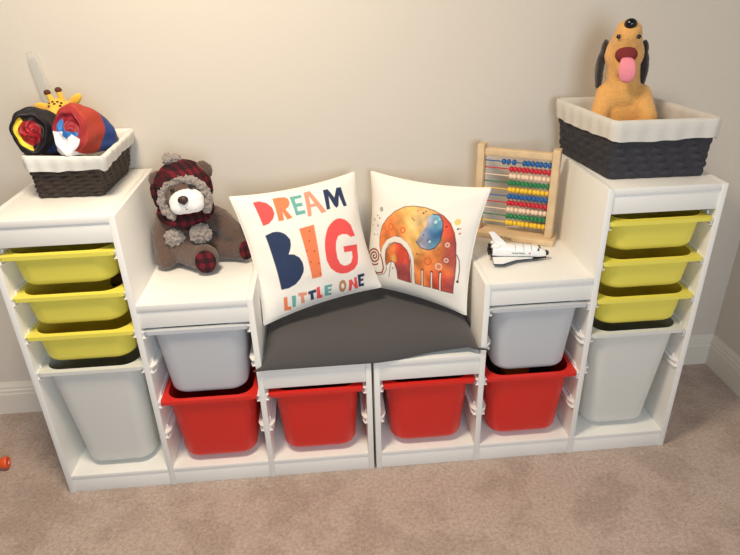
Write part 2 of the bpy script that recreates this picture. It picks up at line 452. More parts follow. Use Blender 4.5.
ART_TEXT = [["poly",[[-0.713,0.887],[-0.617,0.897],[-0.513,0.853],[-0.463,0.77],[-0.467,0.67],[-0.52,0.59],[-0.607,0.527],[-0.703,0.507]],"coral"],["poly",[[-0.407,0.907],[-0.31,0.913],[-0.22,0.903],[-0.177,0.867],[-0.18,0.797],[-0.22,0.737],[-0.28,0.707],[-0.217,0.557],[-0.307,0.54],[-0.34,0.67],[-0.36,0.54],[-0.447,0.54]],"orange"],["poly",[[-0.15,0.89],[0.037,0.89],[0.037,0.837],[-0.083,0.837],[-0.09,0.767],[0.01,0.763],[0.007,0.707],[-0.097,0.707],[-0.1,0.64],[0.017,0.637],[0.013,0.577],[-0.153,0.577]],"teal"],["poly",[[0.09,0.913],[0.193,0.917],[0.363,0.523],[0.273,0.517],[0.22,0.65],[0.127,0.653],[0.093,0.513],[0.033,0.52]],"peach"],["poly",[[0.153,0.84],[0.2,0.7],[0.137,0.707]],"white"],["poly",[[0.4,0.88],[0.483,0.873],[0.56,0.71],[0.63,0.853],[0.713,0.843],[0.76,0.52],[0.693,0.52],[0.65,0.72],[0.603,0.563],[0.557,0.533],[0.52,0.583],[0.467,0.753],[0.44,0.547],[0.377,0.55]],"navy"],["poly",[[-0.727,0.357],[-0.6,0.39],[-0.533,0.387],[-0.483,0.373],[-0.433,0.34],[-0.4,0.303],[-0.36,0.223],[-0.373,0.133],[-0.41,0.053],[-0.45,-0.007],[-0.367,-0.027],[-0.29,-0.097],[-0.257,-0.19],[-0.257,-0.283],[-0.263,-0.313],[-0.277,-0.357],[-0.35,-0.453],[-0.44,-0.52],[-0.56,-0.55],[-0.68,-0.54]],"navy"],["poly",[[-0.17,0.36],[0.09,0.37],[0.017,-0.52],[-0.153,-0.513]],"orange"],["dot",[[-0.013,0.283]],0.014,"rust"],["dot",[[-0.06,0.123]],0.014,"rust"],["dot",[[-0.15,-0.02]],0.014,"rust"],["dot",[[-0.017,-0.06]],0.014,"rust"],["dot",[[-0.117,-0.223]],0.014,"rust"],["dot",[[0.007,-0.283]],0.014,"rust"],["dot",[[-0.003,-0.463]],0.014,"rust"],["poly",[[0.79,0.0],[0.75,0.197],[0.7,0.267],[0.657,0.313],[0.57,0.357],[0.497,0.36],[0.44,0.343],[0.373,0.307],[0.313,0.257],[0.263,0.183],[0.217,0.093],[0.19,0.007],[0.17,-0.083],[0.153,-0.27],[0.19,-0.417],[0.267,-0.517],[0.357,-0.57],[0.473,-0.587],[0.61,-0.553],[0.697,-0.477],[0.743,-0.37],[0.79,-0.15],[0.513,-0.117],[0.503,-0.22],[0.657,-0.24],[0.637,-0.343],[0.58,-0.427],[0.51,-0.45],[0.437,-0.443],[0.38,-0.39],[0.353,-0.287],[0.363,-0.133],[0.397,-0.01],[0.46,0.077],[0.55,0.09],[0.633,0.063],[0.703,0.0]],"coral"],["poly",[[-0.663,-0.673],[-0.603,-0.68],[-0.607,-0.85],[-0.55,-0.873],[-0.55,-0.93],[-0.67,-0.903]],"orange"],["poly",[[-0.533,-0.693],[-0.46,-0.707],[-0.48,-0.903],[-0.53,-0.9]],"teal"],["poly",[[-0.423,-0.677],[-0.28,-0.703],[-0.28,-0.76],[-0.337,-0.757],[-0.327,-0.887],[-0.387,-0.877],[-0.39,-0.747],[-0.423,-0.737]],"peach"],["poly",[[-0.26,-0.71],[-0.123,-0.707],[-0.123,-0.767],[-0.177,-0.763],[-0.173,-0.883],[-0.23,-0.88],[-0.23,-0.763],[-0.26,-0.763]],"navy"],["poly",[[-0.113,-0.687],[-0.053,-0.68],[-0.06,-0.833],[-0.027,-0.843],[-0.03,-0.907],[-0.127,-0.887]],"coral"],["poly",[[0.027,-0.693],[0.163,-0.707],[0.15,-0.753],[0.08,-0.743],[0.08,-0.777],[0.14,-0.783],[0.13,-0.827],[0.077,-0.82],[0.073,-0.847],[0.13,-0.86],[0.123,-0.907],[0.007,-0.89]],"teal"],["poly",[[0.27,-0.787],[0.297,-0.713],[0.35,-0.68],[0.393,-0.71],[0.407,-0.787],[0.38,-0.86],[0.333,-0.917],[0.287,-0.9],[0.267,-0.847]],"tan"],["poly",[[0.307,-0.797],[0.33,-0.75],[0.357,-0.75],[0.363,-0.797],[0.347,-0.843],[0.32,-0.847]],"white"],["poly",[[0.463,-0.72],[0.517,-0.723],[0.543,-0.827],[0.567,-0.697],[0.613,-0.703],[0.597,-0.92],[0.547,-0.92],[0.507,-0.813],[0.47,-0.93],[0.42,-0.93]],"coral"],["poly",[[0.64,-0.67],[0.773,-0.673],[0.763,-0.723],[0.69,-0.727],[0.683,-0.76],[0.733,-0.76],[0.723,-0.803],[0.67,-0.803],[0.66,-0.847],[0.72,-0.85],[0.71,-0.903],[0.607,-0.9]],"navy"]]
ART_ELEPHANT = [["grad",[[-0.667,-0.16],[-0.687,-0.02],[-0.647,0.18],[-0.543,0.347],[-0.407,0.49],[-0.24,0.597],[-0.073,0.643],[0.12,0.647],[0.29,0.62],[0.467,0.553],[0.607,0.447],[0.707,0.303],[0.767,0.137],[0.813,-0.163],[0.82,-0.43],[0.797,-0.69],[0.6,-0.697],[0.583,-0.373],[0.57,-0.377],[0.57,-0.69],[0.437,-0.693],[0.433,-0.39],[0.417,-0.393],[0.42,-0.69],[0.277,-0.7],[0.267,-0.393],[0.25,-0.397],[0.247,-0.693],[0.127,-0.697],[0.11,-0.45],[0.077,-0.217],[0.01,-0.073],[-0.083,0.023],[-0.223,0.08],[-0.36,0.07],[-0.51,-0.027],[-0.59,-0.163],[-0.613,-0.287]],[[-0.383,0.193,"eorange",0.231],[-0.08,0.463,"eyellow",0.252],[0.143,0.113,"eyellow",0.231],[0.387,-0.193,"eorange",0.21],[0.573,0.4,"ered",0.158],[0.77,-0.017,"emaroon",0.168],[0.22,-0.543,"eorange",0.126],[0.513,-0.5,"ered",0.126],[0.763,-0.58,"emaroon",0.095],[0.087,0.4,"ecream",0.147]]],["line",[[-0.667,-0.16],[-0.687,-0.02],[-0.647,0.18],[-0.543,0.347],[-0.407,0.49],[-0.24,0.597],[-0.073,0.643],[0.12,0.647],[0.29,0.62],[0.467,0.553],[0.607,0.447],[0.707,0.303],[0.767,0.137],[0.813,-0.163],[0.82,-0.43],[0.797,-0.69],[0.6,-0.697],[0.583,-0.373],[0.57,-0.377],[0.57,-0.69],[0.437,-0.693],[0.433,-0.39],[0.417,-0.393],[0.42,-0.69],[0.277,-0.7],[0.267,-0.393],[0.25,-0.397],[0.247,-0.693],[0.127,-0.697],[0.11,-0.45],[0.077,-0.217],[0.01,-0.073],[-0.083,0.023],[-0.223,0.08],[-0.36,0.07],[-0.51,-0.027],[-0.59,-0.163],[-0.613,-0.287],[-0.667,-0.16]],0.008,"ebrown"],["line",[[0.427,-0.403],[0.43,-0.677]],0.045,"ebrown"],["line",[[0.427,-0.417],[0.43,-0.697]],0.02,"cream"],["line",[[0.257,-0.407],[0.26,-0.677]],0.045,"ebrown"],["line",[[0.257,-0.42],[0.26,-0.697]],0.02,"cream"],["line",[[0.573,-0.383],[0.583,-0.693]],0.045,"ebrown"],["line",[[0.577,-0.393],[0.58,-0.713]],0.02,"cream"],["poly",[[-0.613,-0.287],[-0.59,-0.163],[-0.51,-0.027],[-0.36,0.07],[-0.223,0.08],[-0.083,0.023],[0.01,-0.073],[0.077,-0.217],[0.11,-0.45],[0.11,-0.683],[0.057,-0.7],[0.053,-0.433],[0.013,-0.233],[-0.08,-0.107],[-0.207,-0.03],[-0.327,-0.03],[-0.447,-0.083],[-0.507,-0.203],[-0.507,-0.383],[-0.473,-0.563],[-0.523,-0.673],[-0.63,-0.717],[-0.75,-0.68],[-0.6,-0.627],[-0.573,-0.493]],"cream"],["line",[[-0.75,-0.69],[-0.63,-0.727],[-0.51,-0.67],[-0.463,-0.56],[-0.503,-0.383],[-0.507,-0.203],[-0.447,-0.083],[-0.327,-0.03],[-0.207,-0.03],[-0.08,-0.107],[0.013,-0.233],[0.053,-0.433],[0.057,-0.7]],0.008,"ebrown"],["poly",[[-0.617,-0.35],[-0.63,-0.43],[-0.68,-0.497],[-0.757,-0.537],[-0.843,-0.54],[-0.92,-0.503],[-0.987,-0.45],[-0.963,-0.367],[-0.89,-0.29],[-0.8,-0.243],[-0.713,-0.243],[-0.647,-0.28]],"cream"],["line",[[-0.673,-0.51],[-0.713,-0.537],[-0.76,-0.55],[-0.803,-0.55],[-0.85,-0.54],[-0.89,-0.52],[-0.923,-0.493],[-0.95,-0.46],[-0.957,-0.42],[-0.947,-0.38],[-0.923,-0.34],[-0.887,-0.307],[-0.847,-0.28],[-0.807,-0.263],[-0.767,-0.26],[-0.73,-0.263],[-0.7,-0.28],[-0.677,-0.3],[-0.663,-0.33],[-0.66,-0.363],[-0.663,-0.393],[-0.673,-0.427],[-0.693,-0.453],[-0.717,-0.473],[-0.747,-0.487],[-0.773,-0.49],[-0.803,-0.49],[-0.83,-0.48],[-0.85,-0.463],[-0.867,-0.443],[-0.873,-0.42],[-0.873,-0.397],[-0.867,-0.373],[-0.853,-0.353],[-0.83,-0.333],[-0.81,-0.323],[-0.787,-0.317],[-0.763,-0.317],[-0.747,-0.323],[-0.733,-0.333],[-0.723,-0.347],[-0.717,-0.363],[-0.717,-0.38],[-0.723,-0.397],[-0.73,-0.41],[-0.74,-0.42],[-0.753,-0.427],[-0.767,-0.43],[-0.78,-0.43],[-0.79,-0.427],[-0.8,-0.423],[-0.807,-0.413],[-0.81,-0.407],[-0.81,-0.397],[-0.807,-0.39],[-0.8,-0.38],[-0.793,-0.377],[-0.787,-0.373],[-0.783,-0.373],[-0.777,-0.373]],0.024,"spiral"],["line",[[-0.88,-0.553],[-0.797,-0.643],[-0.67,-0.693],[-0.56,-0.657],[-0.53,-0.56],[-0.567,-0.43],[-0.62,-0.32]],0.024,"spiral"],["grad",[[-0.493,-0.41],[-0.503,-0.23],[-0.427,-0.097],[-0.31,-0.033],[-0.19,-0.037],[-0.06,-0.13],[0.013,-0.29],[0.04,-0.703],[-0.033,-0.703],[-0.09,-0.7],[-0.16,-0.697],[-0.22,-0.693],[-0.243,-0.537],[-0.297,-0.41],[-0.36,-0.38],[-0.417,-0.423],[-0.46,-0.48]],[[-0.397,-0.207,"eorange",0.084],[-0.167,-0.213,"ered",0.105],[-0.063,-0.557,"emaroon",0.126],[-0.313,-0.307,"eyellow",0.038]]],["poly",[[-0.233,-0.14],[-0.133,-0.133],[-0.09,-0.24],[-0.12,-0.367],[-0.19,-0.37],[-0.23,-0.257]],"ered"],["line",[[-0.493,-0.41],[-0.503,-0.23],[-0.427,-0.097],[-0.31,-0.033],[-0.19,-0.037],[-0.06,-0.13],[0.013,-0.29],[0.04,-0.703],[-0.033,-0.703],[-0.09,-0.7],[-0.16,-0.697],[-0.22,-0.693],[-0.243,-0.537],[-0.297,-0.41],[-0.36,-0.38],[-0.417,-0.423],[-0.46,-0.48],[-0.493,-0.41]],0.008,"ebrown"],["line",[[-0.36,-0.393],[-0.387,-0.493],[-0.403,-0.71]],0.008,"ebrown"],["dot",[[-0.333,-0.513]],0.014,"ebrown"],["line",[[-0.163,-0.517],[-0.153,-0.693]],0.008,"emaroon"],["line",[[-0.09,-0.5],[-0.083,-0.673]],0.008,"emaroon"],["line",[[-0.027,-0.5],[-0.02,-0.673]],0.008,"emaroon"],["grad",[[0.283,0.563],[0.4,0.557],[0.483,0.457],[0.513,0.307],[0.503,0.127],[0.43,0.013],[0.317,-0.037],[0.19,-0.02],[0.087,0.067],[0.133,0.18],[0.22,0.353],[0.21,0.487]],[[0.35,0.193,"bdeep",0.115],[0.39,0.423,"bmid",0.105],[0.42,0.067,"bmid",0.084],[0.167,0.117,"blav",0.126],[0.25,0.427,"blav",0.063],[0.493,0.28,"bdeep",0.046]]],["line",[[0.283,0.563],[0.4,0.557],[0.483,0.457],[0.513,0.307],[0.503,0.127],[0.43,0.013],[0.317,-0.037],[0.19,-0.02],[0.087,0.067]],0.01,"bdark"],["line",[[-0.063,0.453],[-0.04,0.42],[-0.003,0.41]],0.008,"ebrown"],["dot",[[-0.7,0.457]],0.04,"greyd"],["dot",[[-0.777,0.333]],0.013,"ebrown"],["dot",[[-0.72,0.303]],0.016,"emaroon"],["dot",[[-0.75,0.167]],0.018,"emaroon"],["dot",[[-0.84,-0.01]],0.012,"ebrown"],["dot",[[-0.747,0.013]],0.01,"ebrown"],["dot",[[-0.883,0.143]],0.012,"greyd"],["dot",[[-0.857,0.243]],0.03,"greyl"],["dot",[[0.713,0.477]],0.05,"yel"],["dot",[[0.747,0.37]],0.016,"ebrown"],["dot",[[0.78,0.377]],0.012,"ered"],["dot",[[0.79,0.3]],0.016,"ered"],["dot",[[0.123,0.553]],0.016,"ebrown"],["dot",[[0.16,0.587]],0.012,"ebrown"],["dot",[[0.017,0.58]],0.012,"ered"],["dot",[[0.557,0.387]],0.016,"ebrown"],["dot",[[0.127,-0.143]],0.014,"ebrown"],["dot",[[0.167,-0.143]],0.012,"ebrown"],["dot",[[0.203,0.203]],0.012,"bdark"],["dot",[[0.29,0.127]],0.012,"bdark"],["dot",[[0.363,0.443]],0.03,"blight"],["dot",[[0.33,0.11]],0.022,"blight"],["dot",[[0.417,0.493]],0.016,"blight"],["ring",[[-0.447,0.217]],0.05,0.022,"ering"],["ring",[[-0.2,0.21]],0.045,0.022,"ering"],["ring",[[0.34,-0.227]],0.06,0.022,"ering"],["ring",[[-0.507,0.107]],0.03,0.022,"ering"],["ring",[[0.65,-0.157]],0.055,0.02,"emaroon"],["ring",[[0.637,0.1]],0.03,0.02,"pinkw"],["ring",[[0.537,-0.283]],0.05,0.02,"pinkw"],["ring",[[0.65,-0.157]],0.032,0.02,"pinkw"],["line",[[0.807,-0.043],[0.857,-0.133],[0.88,-0.287],[0.873,-0.45]],0.01,"ebrown"],["dot",[[0.867,-0.473]],0.022,"ebrown"]]

# ---------------------------------------------------------------- toys lying in the bins
def lump_car(name, label, cat, loc, rot, m, m2, sc=1, group=None):
    t = thing(name, label, cat, loc, rot, group)
    bm = BM(); box(bm, (-.04*sc, -.018*sc, .008*sc), (.04*sc, .018*sc, .024*sc), .006*sc, 3); box(bm, (-.02*sc, -.015*sc, .022*sc), (.018*sc, .015*sc, .036*sc), .006*sc, 3)
    obj('car_body', bm, m, t, world=False)
    for x in (-.025, .025):
        for y in (-.017, .017):
            bm = BM(); lathe(bm, [(.002, -.004*sc), (.009*sc, -.004*sc), (.01*sc, 0), (.009*sc, .004*sc), (.002, .004*sc)], Matrix.Translation((x*sc, y*sc, .010*sc)) @ Matrix.Rotation(PI/2, 4, 'X'), 14)
            obj('wheel', bm, m2, t, world=False)
    return t
zf = .724-HY+.004
lump_car('toy_car', 'dark toy car lying in the middle yellow bin of the left tower', 'toy', (-.80, .10, zf), R(20), M_toyd, M_toyb, 1.15)
lump_car('toy_car', 'brown toy car at the right end of the middle yellow bin of the left tower', 'toy', (-.755, .22, zf), R(-50), M_toyb, M_toyd, 1.15)
def block(name, label, loc, rot, size, m, m2):
    t = thing(name, label, 'toy block', loc, rot)
    bm = BM(); box(bm, (-size[0]/2, -size[1]/2, 0), (size[0]/2, size[1]/2, size[2]), .004, 3); obj('block_body', bm, m, t, world=False)
    nx = max(1, int(size[0]/.024)); ny = max(1, int(size[1]/.024))
    for i in range(nx):
        for j in range(ny):
            bm = BM(); lathe(bm, [(.007, -.001), (.0075, .005), (.0068, .0065)], Matrix.Translation(((i-(nx-1)/2)*.022, (j-(ny-1)/2)*.022, size[2])), 14)
            obj('stud', bm, m2, t, world=False)
zr = .341-HR+.004
block('toy_block', 'big amber toy block standing in the red bin below the right grey bin', (.50, .17, zr), R(15), (.10, .05, .17), M_toyy, M_toyb)
block('toy_block', 'slate toy block standing left of the amber one in the right red bin', (.42, .19, zr), R(-8), (.07, .07, .165), M_toyv, M_toyd)
block('toy_block', 'dark toy block standing right of the amber one in the right red bin', (.585, .17, zr), R(25), (.05, .07, .16), M_toyd, M_toyv)

# ---------------------------------------------------------------- baskets
def basket(label, bot, zb, rim, zr, mw, ml, skirt, rows, cols, sag):
    """bot / rim: the four corners front-left, front-right, back-right, back-left"""
    bot = [Vector((*q, zb)) for q in bot]; rim = [Vector((*q, zr)) for q in rim]
    ctr = sum(bot, Vector())/4
    t = thing('wicker_basket', label, 'basket', ctr, 0)
    def ring(h, off, per=1, wave=None):
        """closed loop around the four walls at height fraction h, pushed out by off"""
        out = []; cs = [b.lerp(r, h) for b, r in zip(bot, rim)]
        c = sum(cs, Vector())/4
        for k in range(4):
            a, b = cs[k], cs[(k+1) % 4]; n = (b-a).cross(Vector((0, 0, 1))).normalized()
            pn = (a-cs[k-1]).cross(Vector((0, 0, 1))).normalized()
            N = cols[k % 2]*4
            for i in range(N):
                q = i/N; p = a.lerp(b, q)
                nn = n if i else (n+pn).normalized()
                # rounded corners
                e = min(q, 1-q)*(b-a).length
                if e < .018:
                    w = (1-e/.018)**2; p = p + (c-p).normalized()*.006*w
                o = off if wave is None else off+wave(k, i, N, q)
                out.append(p + nn*o + (Vector((0, 0, sag(k, q))) if wave is not None and sag else Vector()))
        return out
    bm = BM(); secs = []
    H = zr-zb
    for j in range(rows*4+1):
        h = j/(rows*4)*.94; jj = j/4
        wv = lambda k, i, N, q: .0028*math.sin(PI*i/4+.5)*math.sin(PI*jj) - .0008
        cs = ring(h, 0, wave=wv) if False else None
        out = []
        base = ring(h, 0); outw = ring(h, 1)
        idx = 0
        for k in range(4):
            N = cols[k % 2]*4
            for i in range(N):
                nv = outw[idx]-base[idx]
                out.append(base[idx]+nv*((.0022*math.sin(PI*i/6+PI*.5*(int(jj) % 4))+.0006)*abs(math.sin(PI*(jj % 1)))**.6 - .0022*(1-abs(math.sin(PI*(jj % 1))))))
                idx += 1
        secs.append(out)
    loft(bm, secs, True, False)
    inn = [ring(h, -.004) for h in (.94, .5, .05)]
    loft(bm, inn, False, True)
    rt = [ring(.94, 0), ring(.94, -.004)]
    loft(bm, rt, False, False)
    obj('woven_body', bm, mw, t, smooth=50)
    # cloth liner: inside wall, over the rim, folded down outside as a skirt
    bm = BM(); s = []
    rip = lambda amp: (lambda k, i, N, q: amp*math.sin(q*N*.9+k*1.7)+amp*.6*math.sin(q*N*.37+k))
    fr = skirt/H
    def hem(lst, f):
        return [p + Vector((0, 0, f*sag_at(i, lst))) for i, p in enumerate(lst)]
    def sag_at(i, lst):
        k = 0; N0 = cols[0]*4; N1 = cols[1]*4
        ed = [0, N0, N0+N1, 2*N0+N1, 2*N0+2*N1]
        for q in range(4):
            if i < ed[q+1]: return sag(q, (i-ed[q])/(ed[q+1]-ed[q]))
        return 0
    for h, o, amp, f in ((1-fr, .0055, .0015, 1), (1-fr, .0085, .0015, 1), (1-fr*.5, .0085, .0012, .5), (1-.06, .008, .0008, .1), (1.0, .004, .0004, 0), (1.012, -.001, .0003, 0), (1.0, -.006, .0004, 0), (.9, -.0095, .0006, 0), (.5, -.0095, .001, 0), (.08, -.0095, .001, 0), (.05, -.03, 0, 0)):
        b0 = ring(h, o); b1 = ring(h, o+1)
        lst = []
        idx = 0
        for k in range(4):
            N = cols[k % 2]*4
            for i in range(N):
                q = i/N; lst.append(b0[idx]+(b1[idx]-b0[idx])*(amp*math.sin(q*N*.55+k*1.7)+amp*.6*math.sin(q*N*.23+k))); idx += 1
        s.append(hem(lst, f))
    loft(bm, s, False, True)
    obj('cloth_liner', bm, ml, t, smooth=60)
    return t
basket('small dark brown wicker basket with white cloth liner on the left tower',
       [(-.912, .170), (-.728, .164), (-.722, .412), (-.906, .418)], .9415, [(-.915, .155), (-.690, .108), (-.697, .436), (-.925, .438)], 1.066,
       M_wicker, M_liner, .040, 9, (14, 18), lambda k, q: -.003*math.sin(q*5+k*2)-.0012*math.sin(q*19+k))
basket('large black wicker basket with grey-white cloth liner on the right tower',
       [(.686, .076), (.962, .068), (.928, .372), (.656, .383)], .9415, [(.676, .066), (.965, .054), (.924, .388), (.640, .408)], 1.107,
       M_wicker2, M_liner2, .054, 7, (16, 18), lambda k, q: -.003*math.sin(q*5+k*2)-.001*math.sin(q*23+k))

# ---------------------------------------------------------------- seat cushion
def cushion():
    bm = BM(); NX, NY = 72, 44
    def P(i, j, top):
        u = -1+2*i/NX; v = j/NY
        yf = -.010 + (.022*max(0, min(1, (u-.05)/.5)) - .032*max(0, (u-.90)/.10) if u > .05 else 0) - .004*max(0, (-u-.9)/.1)
        y = yf + (.405-yf)*v
        # in front of the uprights the cover spreads past them, behind it is held between them
        spread = max(0, min(1, (-.0015-y)/.006))
        hw = .3285 + .027*spread
        x = u*hw
        r = 1-abs(u)**10
        front = 1-math.exp(-max(0, v)*.415/.030)
        back = 1-max(0, (v-.9)/.1)**3
        side = max(0, 1-abs(u)**9)**.5
        lift = .020*max(0, min(1, (u-.25)/.65))
        zt = .434 + .004 + lift*(1-front*.8) + .052*front*side*back*(1-.10*abs(u)**2)
        zt += .0018*noise.noise(Vector((x*14, y*14, 3)))*front
        if not top: return Vector((x*.998, y+.001*(v < .01), .4325+lift*max(0, 1-v*5)))
        return Vector((x, y, zt))
    g = [[bm.verts.new(P(i, j, True)) for j in range(NY+1)] for i in range(NX+1)]
    b = [[bm.verts.new(P(i, j, False)) for j in range(NY+1)] for i in range(NX+1)]
    for i in range(NX):
        for j in range(NY):
            bm.faces.new((g[i][j], g[i+1][j], g[i+1][j+1], g[i][j+1])); bm.faces.new((b[i][j], b[i][j+1], b[i+1][j+1], b[i+1][j]))
    for i in range(NX):
        bm.faces.new((g[i][0], b[i][0], b[i+1][0], g[i+1][0])); bm.faces.new((g[i][NY], g[i+1][NY], b[i+1][NY], b[i][NY]))
    for j in range(NY):
        bm.faces.new((g[0][j], g[0][j+1], b[0][j+1], b[0][j])); bm.faces.new((g[NX][j], b[NX][j], b[NX][j+1], g[NX][j+1]))
    tag(obj('seat_cushion', bm, M_cushion, smooth=70), 'dark grey seat cushion across the low middle bench under both pillows', 'cushion')
cushion()

# ---------------------------------------------------------------- printed pillows
PC = dict(coral='#ef5a58', orange='#f0855a', teal='#6fb0a8', peach='#e99a80', white='#f7f2e8', navy='#2f3d5c', rust='#b3512f', tan='#c08a62',
          eorange='#ea8548', eyellow='#f0be6c', ered='#d9503c', emaroon='#ad4f4c', ecream='#f0d2a0', ebrown='#6b2f2a', cream='#f1e8d8', spiral='#96332f',
          bdeep='#2f5f8c', bmid='#6fa3bd', blav='#b3b0bd', bdark='#26324a', blight='#bcd8de', greyd='#a9a79f', greyl='#cfc39f', yel='#e9d079', ering='#dd6a3c', pinkw='#ecc9bb')
PCL = {k: np.array(lin(v)) for k, v in PC.items()}
def poly_sdf(U, V, pts):
    d = np.full(U.shape, 1e9); ins = np.zeros(U.shape, bool); n = len(pts)
    for i in range(n):
        ax, ay = pts[i]; bx_, by_ = pts[(i+1) % n]
        ex, ey = bx_-ax, by_-ay; L = ex*ex+ey*ey+1e-12
        t = np.clip(((U-ax)*ex+(V-ay)*ey)/L, 0, 1)
        d = np.minimum(d, (U-ax-t*ex)**2+(V-ay-t*ey)**2)
        c = ((ay > V) != (by_ > V)); x = ax+(V-ay)*ex/(ey if abs(ey) > 1e-9 else 1e-9)
        ins ^= c & (U < x)
    d = np.sqrt(d); return np.where(ins, -d, d)
def line_d(U, V, pts):
    d = np.full(U.shape, 1e9)
    for (ax, ay), (bx_, by_) in zip(pts, pts[1:]):
        ex, ey = bx_-ax, by_-ay; L = ex*ex+ey*ey+1e-12
        t = np.clip(((U-ax)*ex+(V-ay)*ey)/L, 0, 1)
        d = np.minimum(d, (U-ax-t*ex)**2+(V-ay-t*ey)**2)
    return np.sqrt(d)
def paint(art, N):
    g = np.linspace(-1, 1, N); U, V = np.meshgrid(g, g)
    col = np.empty((N, N, 3)); col[:] = lin('#f4efe5'); aa = .008
    rng = np.random.RandomState(3)
    def cover(d): return np.clip(.5-d/aa, 0, 1)[..., None]
    def wob(s):
        a = np.zeros((N, N))
        for k in range(14):
            fx, fy, ph = rng.uniform(-s, s), rng.uniform(-s, s), rng.uniform(0, 6.28); a += np.sin(fx*U+fy*V+ph)
        return a/14**.5
    for l in art:
        if l[0] == 'poly': m = cover(poly_sdf(U, V, l[1])); col = col*(1-m)+PCL[l[2]]*m
        elif l[0] == 'dot': m = cover(np.hypot(U-l[1][0][0], V-l[1][0][1])-l[2]); col = col*(1-m)+PCL[l[3]]*m
        elif l[0] == 'ring': m = cover(abs(np.hypot(U-l[1][0][0], V-l[1][0][1])-l[2])-l[3]/2); col = col*(1-m)+PCL[l[4]]*m
        elif l[0] == 'line': m = cover(line_d(U, V, l[1])-l[2]/2-.002); col = col*(1-m)+PCL[l[3]]*m
        elif l[0] == 'grad':                       # watercolour washes inside an outline
            m = cover(poly_sdf(U, V, l[1])); W = np.zeros((N, N, 1)); A = np.zeros((N, N, 3)); wb_ = wob(18)
            for cu, cv, name, r in l[2]:
                w = np.exp(-((U-cu)**2+(V-cv)**2)/(2*r*r)*1.8 + .25*wb_)[..., None]+1e-6
                W += w; A += w*PCL[name]
            wash = A/W*(1+.20*wob(26)[..., None]+.07*wob(60)[..., None])
            col = col*(1-m)+np.clip(wash, 0, 1)*m
    return np.clip(col, 0, 1)
def pillow(label, corners, art, N=261):
    TL, TR, BR, BL = [np.array(q, float) for q in corners]
    g = np.linspace(-1, 1, N); U, V = np.meshgrid(g, g)
    def surf(T):
        u2 = U*(1-.10*(1-V*V)); v2 = V*(1-.075*(1-U*U)); s = ((u2+1)/2)[..., None]; t = ((1-v2)/2)[..., None]
        P = (TL*(1-s)+TR*s)*(1-t)+(BL*(1-s)+BR*s)*t
        n = np.cross(TR-TL, BL-TL); n /= np.linalg.norm(n); n = n if n[1] < 0 else -n
        h = T*np.clip((1-U*U)*(1-V*V), 0, None)**.55
        # soft folds running in from the seams
        f = np.zeros_like(U)
        for k, (a, b, fr, ph) in enumerate(((1.0, .3, 9, .4), (-.4, 1.0, 8, 1.9), (.8, -.7, 11, 3.0), (.2, 1, 13, .2))): f += np.sin((a*U+b*V)*fr+ph)
        edge = np.clip(np.maximum(abs(U), abs(V))-.45, 0, None)*np.clip(1-np.maximum(abs(U), abs(V)), 0, None)*4
        h = h + np.sign(T)*.0028*f*edge
        return P+n*h[..., None]
    fr, bk = surf(.06), surf(-.055)
    M_ = N*N; vs = np.concatenate([fr.reshape(-1, 3), bk.reshape(-1, 3)])
    ii = np.arange(M_).reshape(N, N); a, b, c, d = ii[:-1, :-1].ravel(), ii[:-1, 1:].ravel(), ii[1:, 1:].ravel(), ii[1:, :-1].ravel()
    F = np.concatenate([np.stack([a, b, c, d], 1), np.stack([a, d, c, b], 1)+M_])
    me = bpy.data.meshes.new('cover'); me.from_pydata(vs.tolist(), [], F.tolist())
    ca = me.color_attributes.new('print', 'FLOAT_COLOR', 'POINT')
    col = np.ones((2*M_, 4)); col[:M_, :3] = paint(art, N).reshape(-1, 3); col[M_:, :3] = lin('#f4efe5')
    ca.data.foreach_set('color', col.astype(np.float32).ravel())
    bm = BM(); bm.from_mesh(me); bmesh.ops.remove_doubles(bm, verts=bm.verts, dist=1e-5); bpy.data.meshes.remove(me)
    bc = Vector(((BL+BR)/2).tolist())
    t = thing('throw_pillow', label, 'pillow', bc, 0, 'throw pillows on the seat')
    obj('cover', bm, M_pillow, t, smooth=180)
    # seam piping all round
    bm = BM(); e = np.concatenate([fr[0, :-1:6], fr[:-1:6, -1], fr[-1, :0:-6], fr[:0:-6, 0]])
    k = len(e); secs = []
    for i in range(k):
        d = Vector((e[(i+1) % k]-e[i-1]).tolist()); x, y, _ = frame(d)
        secs.append([Vector(e[i].tolist())+x*.0022*math.cos(q*PI/3)+y*.0022*math.sin(q*PI/3) for q in range(6)])
    loft(bm, secs+[secs[0]], False, False); bmesh.ops.remove_doubles(bm, verts=bm.verts, dist=1e-6)
    obj('seam', bm, M_pillow_plain, t)
pillow('white pillow printed with the words DREAM BIG LITTLE ONE', [(-.397, .234, .895), (-.016, .362, .913), (.054, .26, .547), (-.326, .125, .510)], ART_TEXT)
pillow('white pillow printed with a watercolour elephant and its calf', [(.041, .4, .902), (.375, .16, .906), (.309, .113, .506), (-.004, .344, .518)], ART_ELEPHANT)

